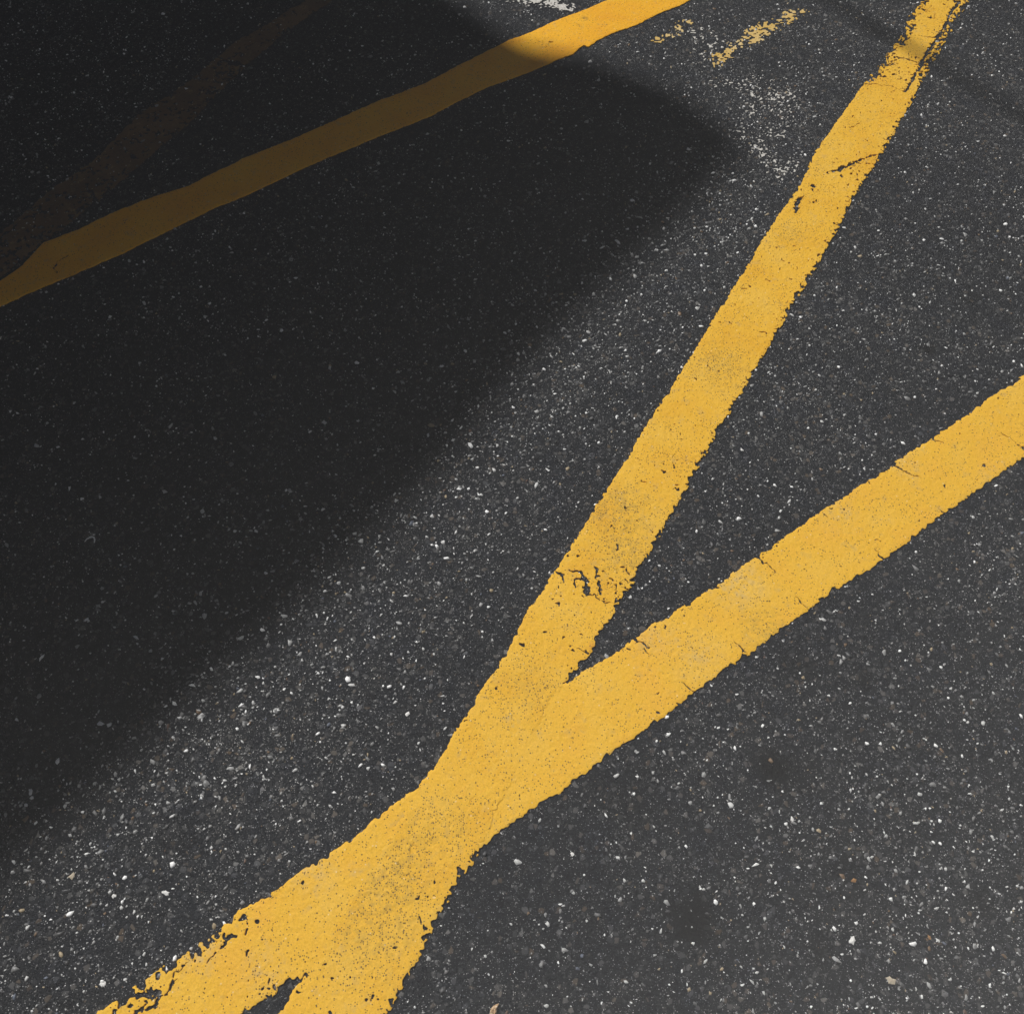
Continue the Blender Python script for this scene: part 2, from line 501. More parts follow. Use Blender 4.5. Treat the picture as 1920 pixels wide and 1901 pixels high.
B_top = [(1918, 703), (1899, 722), (1861, 741), (1836, 758), (1815, 777), (1772, 804), (1747, 823), (1705, 848), (1677, 866), (1670, 878),
         (1646, 890), (1608, 911), (1587, 930), (1551, 951), (1520, 972), (1510, 982), (1470, 1008), (1448, 1025), (1425, 1038), (1422, 1048),
         (1415, 1046), (1387, 1063), (1351, 1091), (1316, 1113), (1292, 1134), (1282, 1134), (1245, 1162), (1226, 1169), (1195, 1193),
         (1174, 1210), (1150, 1226), (1102, 1253), (1075, 1270), (980, 1330), (820, 1432), (799, 1456), (784, 1475), (753, 1496), (714, 1526), (671, 1563),
         (626, 1595), (592, 1616), (553, 1640), (535, 1651), (488, 1686), (439, 1712), (434, 1730), (423, 1730), (395, 1754), (366, 1769), (340, 1787),
         (306, 1808), (283, 1829), (259, 1842), (233, 1866), (194, 1889), (171, 1901)]
B_bot = [(1920, 861), (1899, 873), (1867, 895), (1836, 920), (1815, 932), (1793, 949), (1769, 964), (1762, 972), (1730, 993), (1707, 1012),
         (1661, 1046), (1646, 1057), (1615, 1078), (1595, 1091), (1564, 1108), (1519, 1143), (1493, 1162), (1448, 1193), (1408, 1226),
         (1396, 1231), (1363, 1255), (1316, 1290), (1292, 1307), (1256, 1335), (1221, 1359), (1185, 1387), (1152, 1406), (1098, 1450),
         (1072, 1464), (1056, 1483), (1028, 1500), (1005, 1512), (982, 1531), (952, 1550), (927, 1571), (906, 1588), (760, 1694), (640, 1783), (564, 1836), (538, 1842),
         (515, 1866), (499, 1873), (475, 1886), (460, 1900)]
C_top = [(1144, 0), (1092, 22), (1065, 31), (1048, 38), (1004, 58), (981, 68), (954, 77), (917, 96), (887, 111), (858, 125), (800, 157),
         (708, 192), (625, 229), (542, 265), (458, 298), (354, 350), (271, 377), (200, 406), (146, 433), (83, 456), (42, 500), (0, 529)]
C_bot = [(1299, 0), (1267, 15), (1232, 28), (1191, 50), (1150, 63), (1121, 77), (1103, 90), (1092, 88), (1074, 103), (1048, 112), (1019, 125),
         (975, 143), (917, 163), (858, 192), (800, 222), (708, 258), (667, 275), (583, 310), (479, 360), (396, 394), (333, 425), (229, 477), (125, 521), (42, 556), (0, 577)]
D_top = [(562, 8), (500, 46), (437, 83), (354, 154), (258, 217), (187, 292), (83, 367), (0, 440)]
D_bot = [(610, 10), (521, 71), (458, 129), (417, 167), (354, 233), (283, 292), (187, 375), (83, 455), (0, 520)]


def A_wear(F, X, Y, SS, dl, dr):
    # upper end: the older, tattered film
    u = np.clip((Y - G(1650, 168)[1]) / 0.03, 0, 1)
    nn = 0.6 * vnoise(X, Y, 0.010, 31) + 0.6 * vnoise(X, Y, 0.0048, 32)
    dmin = np.minimum(dl, dr)
    k = (nn * 1.15 + np.clip(dmin / 0.034, 0, 1.4) - 0.56) * 0.004
    F = np.where(u > 0, np.minimum(F, k * u + F * (1 - u)), F)
    # tattered right rim in the middle length
    nb = vnoise(X, Y, 0.11, 33)
    k2 = (nn * 1.1 + np.clip(dr / 0.011, 0, 1.8) - 0.30 - 0.35 * nb) * 0.003
    k3 = (nn * 1.1 + np.clip(dl / 0.006, 0, 1.8) - 0.02 - 0.3 * nb) * 0.003
    # bare flecks on a few worn stretches
    spots = np.zeros(F.shape)
    for px, py, r_ in ((1600, 330, 0.05), (1510, 375, 0.04), (1690, 140, 0.06), (1180, 1080, 0.035), (850, 1650, 0.04), (1640, 110, 0.05)):
        g = G(px, py); spots += np.exp(-((X - g[0]) ** 2 + (Y - g[1]) ** 2) / r_ ** 2)
    k4 = (0.95 - nn * 1.0 - 0.32 * np.clip(spots, 0, 1) - 0.15) * 0.003
    return np.minimum(np.minimum(F, k4), np.minimum(k2, k3))


def B_wear(F, X, Y, SS, dl, dr):
    nn = 0.6 * vnoise(X, Y, 0.012, 41) + 0.55 * vnoise(X, Y, 0.006, 42)
    gx = G(440, 1740)[0]
    u = np.clip((gx - X) / 0.10 + 0.6, 0, 1)          # lower-left end is crumbling on its upper rim
    dtop = np.minimum(dl, dr)
    k = (nn * 1.1 + np.clip(dtop / 0.030, 0, 1.8) - 0.36) * 0.004
    F = np.where(u > 0, np.minimum(F, k * u + np.maximum(F, 0.001) * (1 - u)), F)
    k2 = (nn + np.clip(dtop / 0.007, 0, 2.0) - 0.10 - 0.25 * vnoise(X, Y, 0.10, 44)) * 0.003
    return np.minimum(F, k2)


def C_wear(F, X, Y, SS, dl, dr):
    return F


def D_wear(F, X, Y, SS, dl, dr):
    nn = 0.6 * vnoise(X, Y, 0.012, 51) + 0.6 * vnoise(X, Y, 0.005, 52) + 0.3 * vnoise(X, Y, 0.08, 53)
    return np.minimum(F, (nn + 0.25) * 0.004)


c2 = lambda p: crop(1360, 0, 3.4286, p)
c8 = lambda p: crop(850, 750, 4.7525, p)
c9 = lambda p: crop(700, 1300, 4.7525, p)
r2 = lambda p: crop(1520, 680, 4.7525, p)
r3 = lambda p: crop(1150, 980, 4.2244, p)
r4 = lambda p: crop(150, 1600, 3.84, p)
r1 = lambda p: crop(1200, 450, 4.7525, p)
A_carves = [
    (c2([(1500, 20), (1450, 90), (1400, 200), (1340, 280), (1280, 370), (1240, 450), (1190, 540), (1150, 600)]), [4.5, 6, 5, 6.5, 5, 5, 3.5, 2]),
    (c2([(650, 1120), (740, 1095), (800, 1065), (870, 1035), (950, 1002), (1000, 1008)]), [2.5, 6, 5.5, 3.5, 2, 1.5]),
    (c2([(745, 1140)]), 4), (c2([(560, 1205)]), 5.5), (c2([(505, 1275), (470, 1290), (455, 1330), (448, 1375)]), [2.5, 4, 5, 3.5]),
    (c2([(615, 1195)]), 1.8), (c2([(600, 1240)]), 2.2), (c2([(685, 1200)]), 1.8), (c2([(710, 1215)]), 1.6), (c2([(570, 1290)]), 2), (c2([(735, 1300)]), 1.7),
    (c2([(835, 1075)]), 2), (c2([(925, 725)]), 2), (c2([(865, 737)]), 2), (c2([(985, 945)]), 2.6), (c2([(905, 1058), (945, 1060)]), 1.6), (c2([(1010, 900), (1040, 903)]), 1.3),
    (c2([(1030, 608)]), 1.6), (c2([(1080, 735)]), 1.5), (c2([(860, 800), (800, 830)]), 1.0), (c2([(700, 1445), (740, 1460)]), 2.5),
    (c2([(1100, 378), (1180, 392), (1250, 422), (1290, 430)]), [2, 1.8, 3, 3]), (c2([(1240, 60), (1310, 82)]), [3, 1.2]), (c2([(1240, 232), (1300, 250), (1380, 245)]), [1.2, 1.6, 3]),
    (c2([(1110, 150), (1190, 190)]), [2, 1]), (c2([(880, 545), (960, 550), (1060, 560), (1150, 600)]), [1.6, 0.9, 0.8, 1.4]),
    (c8([(1050, 1525), (1140, 1545), (1170, 1600), (1180, 1650), (1190, 1720)]), [2.2, 3.6, 4.2, 3.8, 4.4]),
    (c8([(1085, 1590), (1085, 1620), (1090, 1680)]), [3.2, 1.8, 1.6]), (c8([(920, 1528), (965, 1560), (985, 1640)]), [1.4, 3.4, 1.8]),
    (c8([(1255, 1490), (1275, 1570), (1310, 1582)]), [2.6, 2.2, 1.2]), (c8([(1290, 1630), (1300, 1680), (1310, 1720)]), [2.4, 2.6, 3.0]),
    (c8([(1455, 1300), (1460, 1335)]), [1.8, 3.2]), (c8([(1450, 1650), (1452, 1725)]), 1.5), (c8([(1335, 1775)]), 2), (c8([(1150, 1750)]), 2.2),
    (c8([(1190, 1720), (1280, 1765), (1340, 1803), (1430, 1807), (1500, 1780)]), [1.4, 1.2, 1.6, 1.0, 1.6]), (c8([(1530, 1600), (1545, 1640)]), 1.0),
    (crop(900, 950, 4.7525, [(830, 1515), (740, 1600), (650, 1672)]), [2.2, 1.3, 0.9]),
    (crop(900, 950, 4.7525, [(860, 1270), (940, 1310)]), 0.9), (crop(900, 950, 4.7525, [(880, 1420)]), 2),
    (crop(900, 950, 4.7525, [(820, 1270), (830, 1290)]), 1.7),
    (c9([(368, 1370), (362, 1405)]), [4.2, 5.0]), (c9([(1125, 1110), (1165, 1118), (1208, 1105)]), [1.8, 1.4, 2.2]), (c9([(1080, 1190), (1125, 1125)]), 1.1),
    (c9([(850, 1250), (920, 1310), (980, 1370)]), [0.9, 1.3, 1.8]), (c9([(740, 830), (775, 832)]), 1.6), (c9([(860, 995), (900, 930)]), 1.1), (c9([(1250, 885), (1280, 878)]), 1.7),
    (c9([(760, 1640), (800, 1625)]), 2.2), (c9([(690, 1805), (730, 1795)]), 2.2), (c9([(430, 1540)]), 1.6), (c9([(855, 1505)]), 2.4), (c9([(1620, 795)]), 1.7),
    (r1([(1430, 400), (1450, 440), (1490, 410)]), [2.4, 2, 1.5]), (r1([(1640, 15), (1690, 50)]), 2.6), (r1([(1460, 322), (1510, 320)]), 1.4), (r1([(930, 1165), (980, 1188), (1020, 1180)]), 0.9),
    (r1([(1580, 155), (1640, 130)]), 2.0), (r1([(1200, 800), (1260, 800)]), 1.8), (r1([(1055, 525)]), 1.6), (r1([(1255, 615)]), 2.0), (r1([(975, 640)]), 1.5), (r1([(640, 1750), (680, 1760)]), 1.6),
    (r1([(600, 1105), (625, 1180)]), 0.9), (crop(500, 1400, 3.794, [(1080, 1200), (1100, 1240)]), [2, 2.8]), (crop(500, 1400, 3.794, [(1115, 1360), (1160, 1355)]), 2.2),
    (crop(500, 1400, 3.794, [(870, 1790), (890, 1840)]), 2.0), (crop(500, 1400, 3.794, [(745, 1643)]), 2.6), (crop(500, 1400, 3.794, [(460, 1895)]), 4), (crop(500, 1400, 3.794, [(1220, 1190), (1250, 1180)]), 2.0),
]
B_carves = [
    (r2([(725, 925), (800, 960), (880, 1000), (990, 1035)]), [2.0, 2.4, 1.2, 0.9]), (r2([(1650, 600), (1780, 690), (1880, 770)]), [0.9, 1.0, 1.2]), (r2([(1130, 1300), (1185, 1345)]), [0.9, 1.4]),
    (r2([(560, 1660), (600, 1710), (640, 1750)]), [0.9, 1.2, 1.4]), (r2([(1090, 690), (1190, 730)]), [1.6, 0.9]), (r2([(1670, 320)]), 3), (r2([(1325, 635)]), 2.2), (r2([(1200, 1105)]), 3.2),
    (r2([(1545, 918)]), 3.0), (r2([(183, 1305)]), 2.2), (r2([(290, 1310)]), 2.8), (r2([(540, 1090), (500, 1070)]), 2), (r2([(800, 958)]), 3), (r2([(110, 1350), (160, 1390)]), 1), (r2([(960, 1420)]), 1.5),
    (r2([(1890, 750), (1901, 800)]), 2.2), (r2([(180, 1580)]), 1.6), (r2([(150, 1585)]), 1.2), (r2([(560, 1590), (620, 1580)]), 1.0), (r2([(430, 1780)]), 1.7), (r2([(270, 1820)]), 1.6),
    (r3([(1150, 270), (1170, 322), (1230, 340), (1290, 400)]), [2.4, 2.0, 1.0, 0.8]), (r3([(1440, 590), (1540, 690)]), [0.9, 1.3]), (r3([(960, 940), (1020, 1000), (1060, 1045)]), [0.9, 1.3, 2.2]),
    (r3([(190, 945), (290, 1000)]), 0.9), (r3([(250, 1000), (310, 1070)]), 0.9), (r3([(550, 1270), (640, 1340)]), [0.9, 1.1]), (r3([(1185, 257)]), 2.6), (r3([(1190, 288)]), 1.6), (r3([(1185, 328)]), 2.2),
    (r3([(812, 500), (825, 515)]), 2.6), (r3([(562, 745)]), 2.2), (r3([(545, 688)]), 1.8), (r3([(80, 1012)]), 1.8), (r3([(115, 1008), (135, 1005)]), 1.6), (r3([(335, 830)]), 2.0), (r3([(1295, 180)]), 2.6),
    (r3([(625, 993)]), 1.6), (r3([(360, 1358)]), 1.5), (r3([(400, 800), (420, 840)]), 1.2), (r3([(340, 1495), (360, 1510)]), 1.2), (r3([(1800, 345)]), 1.5), (r3([(1515, 375)]), 1.6), (r3([(1465, 65), (1475, 90)]), 1.2),
    (r4([(1010, 545)]), 4), (r4([(988, 585)]), 4.2), (r4([(1045, 575), (1040, 600)]), 3.4), (r4([(1075, 600), (1120, 590)]), [4.5, 3.5]), (r4([(1060, 625), (1010, 685)]), [3.5, 2.4]), (r4([(1160, 475), (1185, 460)]), 3.6),
    (r4([(1275, 495)]), 3.4), (r4([(1195, 580), (1205, 550)]), [1.6, 2.4]), (r4([(850, 690)]), 3.6), (r4([(810, 725)]), 3.8), (r4([(900, 640)]), 2.6), (r4([(900, 700)]), 1.8), (r4([(980, 625)]), 2.2), (r4([(1365, 910)]), 2.4),
    (r4([(1600, 215)]), 3.4), (r4([(500, 985), (555, 1010)]), [6, 7]), (r4([(425, 1010)]), 5), (r4([(360, 1095)]), 3.6), (r4([(450, 1110)]), 5), (r4([(570, 1040), (545, 1105), (500, 1108)]), [3.6, 4.4, 3]), (r4([(475, 1072)]), 2.6),
    (r4([(250, 1142)]), 5), (r4([(1405, 970)]), 3.4), (r4([(1355, 1025)]), 3.2), (r4([(1365, 970)]), 2.0), (r4([(1320, 970)]), 2.2), (r4([(1300, 1008)]), 2.0), (r4([(1217, 700), (1218, 730)]), 1.8), (r4([(1210, 915)]), 1.6),
    (r4([(1215, 1030)]), 1.8), (r4([(620, 1010), (660, 960), (700, 905)]), [2, 1.1, 0.9]), (r4([(790, 765), (740, 820), (690, 860)]), [1.4, 0.9, 0.9]), (r4([(560, 1040), (605, 1018)]), 2), (r4([(985, 715), (910, 800)]), [1.4, 0.9]),
    (r4([(340, 1020), (370, 1000)]), 3.2), (r4([(905, 963)]), 1.7), (r4([(1055, 1038)]), 1.7), (r4([(400, 1150), (440, 1130)]), 3), (r4([(1310, 620)]), 1.5), (r4([(1205, 500)]), 1.7), (r4([(300, 1050), (330, 1040)]), 2.4),
]
c1 = lambda p: crop(800, 0, 3.4286, p)
C_carves = [(c1([(790, 275), (810, 278)]), 2.0), (c1([(720, 270)]), 1.6), (c1([(770, 310)]), 1.5), (c1([(810, 312)]), 1.8), (c1([(852, 300)]), 1.7), (c1([(760, 258)]), 1.0), (c1([(650, 315)]), 1.5),
            (c1([(815, 368)]), 1.8), (c1([(1130, 180)]), 1.3), (c1([(1130, 130)]), 1.0), (c1([(1515, 68)]), 1.3), (c1([(1010, 300), (1030, 310)]), 2.4), (c1([(1378, 25)]), 1.0), (c1([(850, 320)]), 1.2),
            (crop(0, 0, 2.4, [(305, 1155), (262, 1178), (246, 1205), (258, 1235)]), 2.0)]

wb = strip("painted_line", B_top, B_bot, M_Y2, 0.0030, (0.0016, 0.0011), B_carves, B_wear, seed=11)
tag(wb, "broad yellow line running from the right edge of the photo to its lower left corner", "road line", "yellow lines painted on the asphalt")
wa = strip("painted_line", A_left, A_right, M_Y1, 0.0035, (0.0015, 0.0011), A_carves, A_wear, seed=23)
tag(wa, "long steep yellow line with tattered upper end, crossing over the broad line at the bottom", "road line", "yellow lines painted on the asphalt")
wc = strip("painted_line", C_top, C_bot, M_Y3, 0.0032, (0.0016, 0.0006), C_carves, C_wear, seed=37)
tag(wc, "deep yellow line at the top that runs out of the sun into the dark shadow", "road line", "yellow lines painted on the asphalt")
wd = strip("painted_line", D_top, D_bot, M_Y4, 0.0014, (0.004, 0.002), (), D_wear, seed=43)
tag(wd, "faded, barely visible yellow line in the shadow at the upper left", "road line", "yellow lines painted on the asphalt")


def remnant(name, pts, half_px, mat, cover, seed, sizes=(0.010, 0.0045), z=0.0016, core=0.0):
    g = G([p[0] for p in pts], [p[1] for p in pts])
    half = np.array(half_px) * 0.0013
    lo = g.min(0) - half.max() * 1.6; hi = g.max(0) + half.max() * 1.6
    gr = 0.0011
    X, Y = np.meshgrid(np.arange(lo[0], hi[0], gr), np.arange(lo[1], hi[1], gr), indexing='ij')
    best = np.full(X.shape, 9.0)
    for k in range(len(g) - 1):
        d, t = seg_dist(X, Y, g[k], g[k + 1])
        best = np.minimum(best, d / (half[k] + (half[k + 1] - half[k]) * t))
    nn = 0.5 * vnoise(X, Y, sizes[0], seed) + 0.75 * vnoise(X, Y, sizes[1], seed + 1) + 0.3 * vnoise(X, Y, 0.04, seed + 2)
    F = (nn + cover - best * best * 0.8) * 0.003
    F[0] = F[-1] = -1; F[:, 0] = F[:, -1] = -1
    zt = z + 0.0003 * vnoise(X, Y, 0.004, seed + 5)
    v, fl, s_, t_ = march(F, np.stack([X, Y], -1), zt, 0.0)
    return link_mesh(name, np_mesh(name, v, fl, s_, t_, mat))


tag(remnant("paint_remnant", [(950, -14), (1020, 0), (1068, 16)], [30, 30, 16], M_W, 0.30, 61, (0.012, 0.005)),
    "worn patch of white paint beside the deep yellow line at the top", "paint patch")
tag(remnant("paint_remnant", [(1345, 118), (1385, 85), (1430, 58), (1500, 22)], [20, 25, 28, 20], M_Y5, 0.02, 71, (0.010, 0.0058)),
    "crumbled yellow paint patch between the two lines at the top right", "paint patch")
tag(remnant("paint_remnant", [(1290, 45), (1262, 62), (1230, 78)], [20, 18, 12], M_Y5, -0.06, 81, (0.010, 0.0058)),
    "small flecked patch of cream paint below the deep yellow line", "paint patch")
tag(remnant("paint_flecks", [(1445, 180), (1430, 230), (1420, 270), (1470, 330)], [80, 95, 80, 50], M_W, -0.50, 91, (0.006, 0.0040)),
    "scattered specks of white paint between the shadow tip and the steep line", None, None, "stuff")
tag(remnant("paint_flecks", [(1300, 60), (1350, 120), (1380, 160)], [70, 90, 90], M_W, -0.58, 95, (0.008, 0.0042)),
    "thin scatter of white paint specks under the cream paint patch", None, None, "stuff")

# ------------------------------------------------------------------ stone chips set in the asphalt
rng = np.random.default_rng(7)


def on_paint(x, y):
    hit = np.zeros(x.shape, bool)
    for a0, ax, nm, s0, t0, F in paint_fields[:3]:
        s = (x - a0[0]) * ax[0] + (y - a0[1]) * ax[1]
        t = (x - a0[0]) * nm[0] + (y - a0[1]) * nm[1]
        i = np.floor((s - s0) / GRID).astype(int); j = np.floor((t - t0) / GRID).astype(int)
        ok = (i >= 0) & (j >= 0) & (i < F.shape[0]) & (j < F.shape[1])
        r = np.zeros(x.shape, bool)
        r[ok] = F[i[ok], j[ok]] > -0.0012
        hit |= r
    return hit


def chips(name, cx, cy, rad, mat, seed, elong=(1.0, 2.3), zc=None, K=6, flat=0.35):
    rg = np.random.default_rng(seed)
    n = len(cx)
    ang = (np.arange(K)[None] + rg.uniform(-0.38, 0.38, (n, K))) * 2 * math.pi / K
    rr = rad[:, None] * rg.uniform(0.5, 1.25, (n, K))
    el = rg.uniform(*elong, n) ** 0.9
    px = rr * np.cos(ang) * np.sqrt(el)[:, None]; py = rr * np.sin(ang) / np.sqrt(el)[:, None]
    th = rg.uniform(0, 2 * math.pi, n)
    X = cx[:, None] + px * np.cos(th)[:, None] - py * np.sin(th)[:, None]
    Y = cy[:, None] + px * np.sin(th)[:, None] + py * np.cos(th)[:, None]
    tx = rg.normal(0, 0.22, n); ty = rg.normal(0, 0.22, n)
    h = np.minimum(rad * flat, 0.0016) * rg.uniform(0.5, 1.3, n) + 0.0003
    dx = X - cx[:, None]; dy = Y - cy[:, None]
    ztop = np.maximum(h[:, None] + tx[:, None] * dx * 0.8 + ty[:, None] * dy * 0.8, 0.0001)
    bot = np.stack([X, Y, np.full_like(X, -0.0006)], -1)
    top = np.stack([cx[:, None] + dx * 0.82, cy[:, None] + dy * 0.82, ztop], -1)
    ctr = np.stack([cx + rad * rg.uniform(-.25, .25, n), cy + rad * rg.uniform(-.25, .25, n), h * rg.uniform(1.0, 1.3, n)], -1)[:, None]
    V = np.concatenate([bot, top, ctr], 1).reshape(-1, 3)
    base = (np.arange(n) * (2 * K + 1))[:, None]
    k = np.arange(K); k1 = (k + 1) % K
    quads = np.stack([base + k, base + k1, base + K + k1, base + K + k], -1).reshape(-1, 4)
    tris = np.stack([base + K + k, base + K + k1, base + 2 * K + 0 * k], -1).reshape(-1, 3)
    flat_ = np.concatenate([quads.ravel(), tris.ravel()])
    tot = np.concatenate([np.full(len(quads), 4), np.full(len(tris), 3)])
    st = np.concatenate([[0], np.cumsum(tot)[:-1]])
    return link_mesh(name, np_mesh(name, V, flat_, st, tot, mat))


def chip_material():
    n = NT("stone_chips")
    g = n.t.nodes.new("ShaderNodeNewGeometry")
    c = n.ramp(g.outputs["Random Per Island"], [
        (0.0, (0.026, 0.027, 0.030)), (0.14, (0.050, 0.050, 0.051)), (0.32, (0.10, 0.10, 0.10)), (0.50, (0.18, 0.18, 0.178)), (0.64, (0.31, 0.31, 0.305)),
        (0.77, (0.52, 0.52, 0.51)), (0.87, (0.85, 0.85, 0.84)), (0.955, (0.16, 0.10, 0.055)), (0.967, (0.34, 0.27, 0.17)), (0.985, (0.10, 0.055, 0.035)), (0.992, (0.10, 0.115, 0.15))], 'CONSTANT')
    f = n.noise(700, 3, 0.6)
    c = n.mix(1.0, c, n.ramp(f, [(0.3, (0.7, 0.7, 0.7)), (0.7, (1.2, 1.2, 1.2))]), 'MULTIPLY')
    n.L(c, n.b.inputs["Base Color"])
    n.b.inputs["Roughness"].default_value = 0.5
    n.b.inputs["Specular IOR Level"].default_value = 0.5
    return n.m


M_CHIP = chip_material()
N = 300000
x = rng.uniform(-2.1, 2.1, N); y = rng.uniform(-0.55, 3.0, N)
dens = 0.40 + 0.20 * vnoise(x, y, 0.35, 101) + 0.24 * vnoise(x, y, 0.06, 102)
# the strip between the shadow and the long line, and the lower right, are more polished: more stone shows
gmid = G(700, 1250); gr_ = G(1750, 1700); gt = G(1420, 220)
sa = G(1300, 380); sb = G(60, 1650)
ds, _ = seg_dist(x, y, sa, sb)
dens += 0.42 * np.exp(-(ds / 0.20) ** 2)
dens += 0.35 * np.exp(-((x - gt[0]) ** 2 + (y - gt[1]) ** 2) / 0.18 ** 2)
dens += 0.38 * np.exp(-((x - gr_[0]) ** 2 + (y - gr_[1]) ** 2) / 0.3 ** 2)
for px, py, r_, s_ in STAINS:
    g = G(px, py)
    dens = dens * (1 - 0.9 * s_ * np.exp(-((x - g[0]) ** 2 + (y - g[1]) ** 2) / (r_ * 0.0011) ** 2))
keep = rng.uniform(0, 1, N) < np.clip(dens, 0.02, 1.0)
x = x[keep]; y = y[keep]
keep = ~on_paint(x, y)
x = x[keep]; y = y[keep]
pop = rng.uniform(0, 1, len(x))
rad = np.where(pop < 0.42, np.exp(rng.normal(math.log(0.0009), 0.28, len(x))), np.where(pop < 0.90, np.exp(rng.normal(math.log(0.0017), 0.28, len(x))), np.exp(rng.normal(math.log(0.0031), 0.30, len(x)))))
ds, _ = seg_dist(x, y, sa, sb)
rad = rad * (1 + 0.22 * np.exp(-(ds / 0.2) ** 2))
rad = np.clip(rad, 0.0004, 0.0065)
ch = chips("gravel", x, y, rad, M_CHIP, 5)
tag(ch, "pale and grey stone chips showing at the surface of the asphalt", "gravel", None, "stuff")

# single loose things that one can point at
M_STONE = simple_material("white_stone", (0.66, 0.65, 0.63), 0.6, 0.4, 500, 0.15)
M_TAN = simple_material("tan_stone", (0.42, 0.36, 0.27), 0.7, 0.3, 500, 0.25)
M_RUST = simple_material("rust_stone", (0.28, 0.15, 0.06), 0.8, 0.3, 500, 0.35)


def pebble(px, py, r_px, mat, label, seed, el=1.3, group=None):
    g = G(px, py)
    rg = np.random.default_rng(seed)
    K, R = 10, 4
    r = r_px * 0.0008
    th = rg.uniform(0, 6.28)
    v = []; f = []
    rad_k = rg.uniform(0.5, 1.2, K)
    for i in range(R):
        q = i / R
        rr = r * math.cos(q * math.pi / 2) ** 0.6
        for k in range(K):
            a = 2 * math.pi * k / K
            jx = rr * rad_k[k] * (1 + rg.uniform(-.06, .06))
            xx = jx * math.cos(a) * el; yy = jx * math.sin(a) / el
            v.append((xx * math.cos(th) - yy * math.sin(th), xx * math.sin(th) + yy * math.cos(th), r * 0.3 * math.sin(q * math.pi / 2) * rg.uniform(0.8, 1.2) - 0.0004))
    v.append((0, 0, r * 0.31))
    for i in range(R - 1):
        for k in range(K):
            f.append((i * K + k, i * K + (k + 1) % K, (i + 1) * K + (k + 1) % K, (i + 1) * K + k))
    for k in range(K): f.append(((R - 1) * K + k, (R - 1) * K + (k + 1) % K, R * K))
    me = bpy.data.meshes.new("stone_chip"); me.from_pydata(v, [], f); me.materials.append(mat)
    o = link_mesh("stone_chip", me); o.location = (float(g[0]), float(g[1]), 0)
    tag(o, label, "stone", group)
    return o


pebble(1598, 1763, 9, M_STONE, "bright white ragged stone chip, largest one at the lower right", 3, 1.15, "larger stone chips")
pebble(1670, 1837, 9, M_TAN, "tan stone chip at the lower right below the white one", 4, 1.2, "larger stone chips")
pebble(1485, 1534, 5.5, M_STONE, "white rounded stone chip to the right of the broad line, above the lower right corner", 5, 1.15, "larger stone chips")
pebble(1600, 1650, 6, M_RUST, "rusty brown stone chip above the white stone at the lower right", 6, 1.3, "larger stone chips")
pebble(1743, 1757, 5, M_RUST, "rusty brown stone chip right of the bright white stone", 8, 1.2, "larger stone chips")
pebble(193, 1845, 6.5, M_STONE, "squarish white stone chip near the lower left corner", 9, 1.0, "larger stone chips")
pebble(311, 1673, 7, M_STONE, "pale bean shaped stone chip in the asphalt at the lower left", 10, 1.4, "larger stone chips")
pebble(134, 1642, 8, M_TAN, "cream stone chip by the shadow edge at the lower left", 11, 1.2, "larger stone chips")
pebble(213, 1679, 6, M_STONE, "light grey stone chip between the cream chip and the bean shaped one", 12, 1.1, "larger stone chips")
pebble(1391, 843, 4.5, M_STONE, "small white stone chip just right of the steep line halfway up", 13, 1.2, "larger stone chips")
pebble(1073, 1601, 4.5, M_STONE, "white stone chip right of where the two lines cross", 14, 1.1, "larger stone chips")
pebble(765, 1338, 6, M_STONE, "pale stone chip left of the steep line above the crossing", 15, 1.1, "larger stone chips")

# white curl of plastic lying in the shadow
g0 = G([160, 165, 171, 176, 179, 180, 178], [1017, 1013, 1011, 1010, 1010.5, 1014, 1019])
vv, ff = [], []
for i, p in enumerate(g0):
    d = g0[min(i + 1, len(g0) - 1)] - g0[max(i - 1, 0)]; d = d / np.linalg.norm(d); nn_ = np.array([-d[1], d[0]])
    w = 0.0011 * (0.5 + math.sin(math.pi * (i + .6) / 7.4)); hz = 0.004 + 0.005 * math.sin(math.pi * i / 6)
    for sgn, dz in ((-1, 0), (1, 0), (1, -0.0012), (-1, -0.0012)):
        q = p + sgn * w * nn_; vv.append((q[0], q[1], hz + dz))
for i in range(len(g0) - 1):
    for k in range(4): ff.append((i * 4 + k, i * 4 + (k + 1) % 4, i * 4 + 4 + (k + 1) % 4, i * 4 + 4 + k))
ff += [(3, 2, 1, 0), tuple(len(vv) - 4 + k for k in range(4))]
me = bpy.data.meshes.new("plastic_scrap"); me.from_pydata(vv, [], ff)
me.materials.append(simple_material("white_plastic", (0.8, 0.8, 0.8), 0.15, 0.8, 200, 0.05))
o = link_mesh("plastic_scrap", me)
tag(o, "tiny curled white scrap lying in the dark shadow at the left", "litter")

# dry leaf fragment at the bottom
lp = crop(860, 1820, 19.2, [(1450, 1160), (1390, 1300), (1370, 1400), (1350, 1560), (1230, 1700), (1130, 1640), (1140, 1440), (1180, 1340), (1260, 1250), (1370, 1190)])
g1 = G([p[0] for p in lp], [p[1] for p in lp])
cen = g1.mean(0)
vv = []
for p in g1: vv.append((p[0], p[1], 0.0025))
for p in g1: vv.append((cen[0] + (p[0] - cen[0]) * 0.55, cen[1] + (p[1] - cen[1]) * 0.55, 0.0055 + 0.001 * math.sin(p[0] * 4000)))
vv.append((cen[0], cen[1], 0.0046))
n_ = len(g1); ff = []
for k in range(n_):
    ff.append((k, (k + 1) % n_, n_ + (k + 1) % n_, n_ + k)); ff.append((n_ + k, n_ + (k + 1) % n_, 2 * n_))
me = bpy.data.meshes.new("dry_leaf"); me.from_pydata(vv, [], ff)
ln_ = NT("dry_leaf")
lf = ln_.noise(420, 4, 0.7)
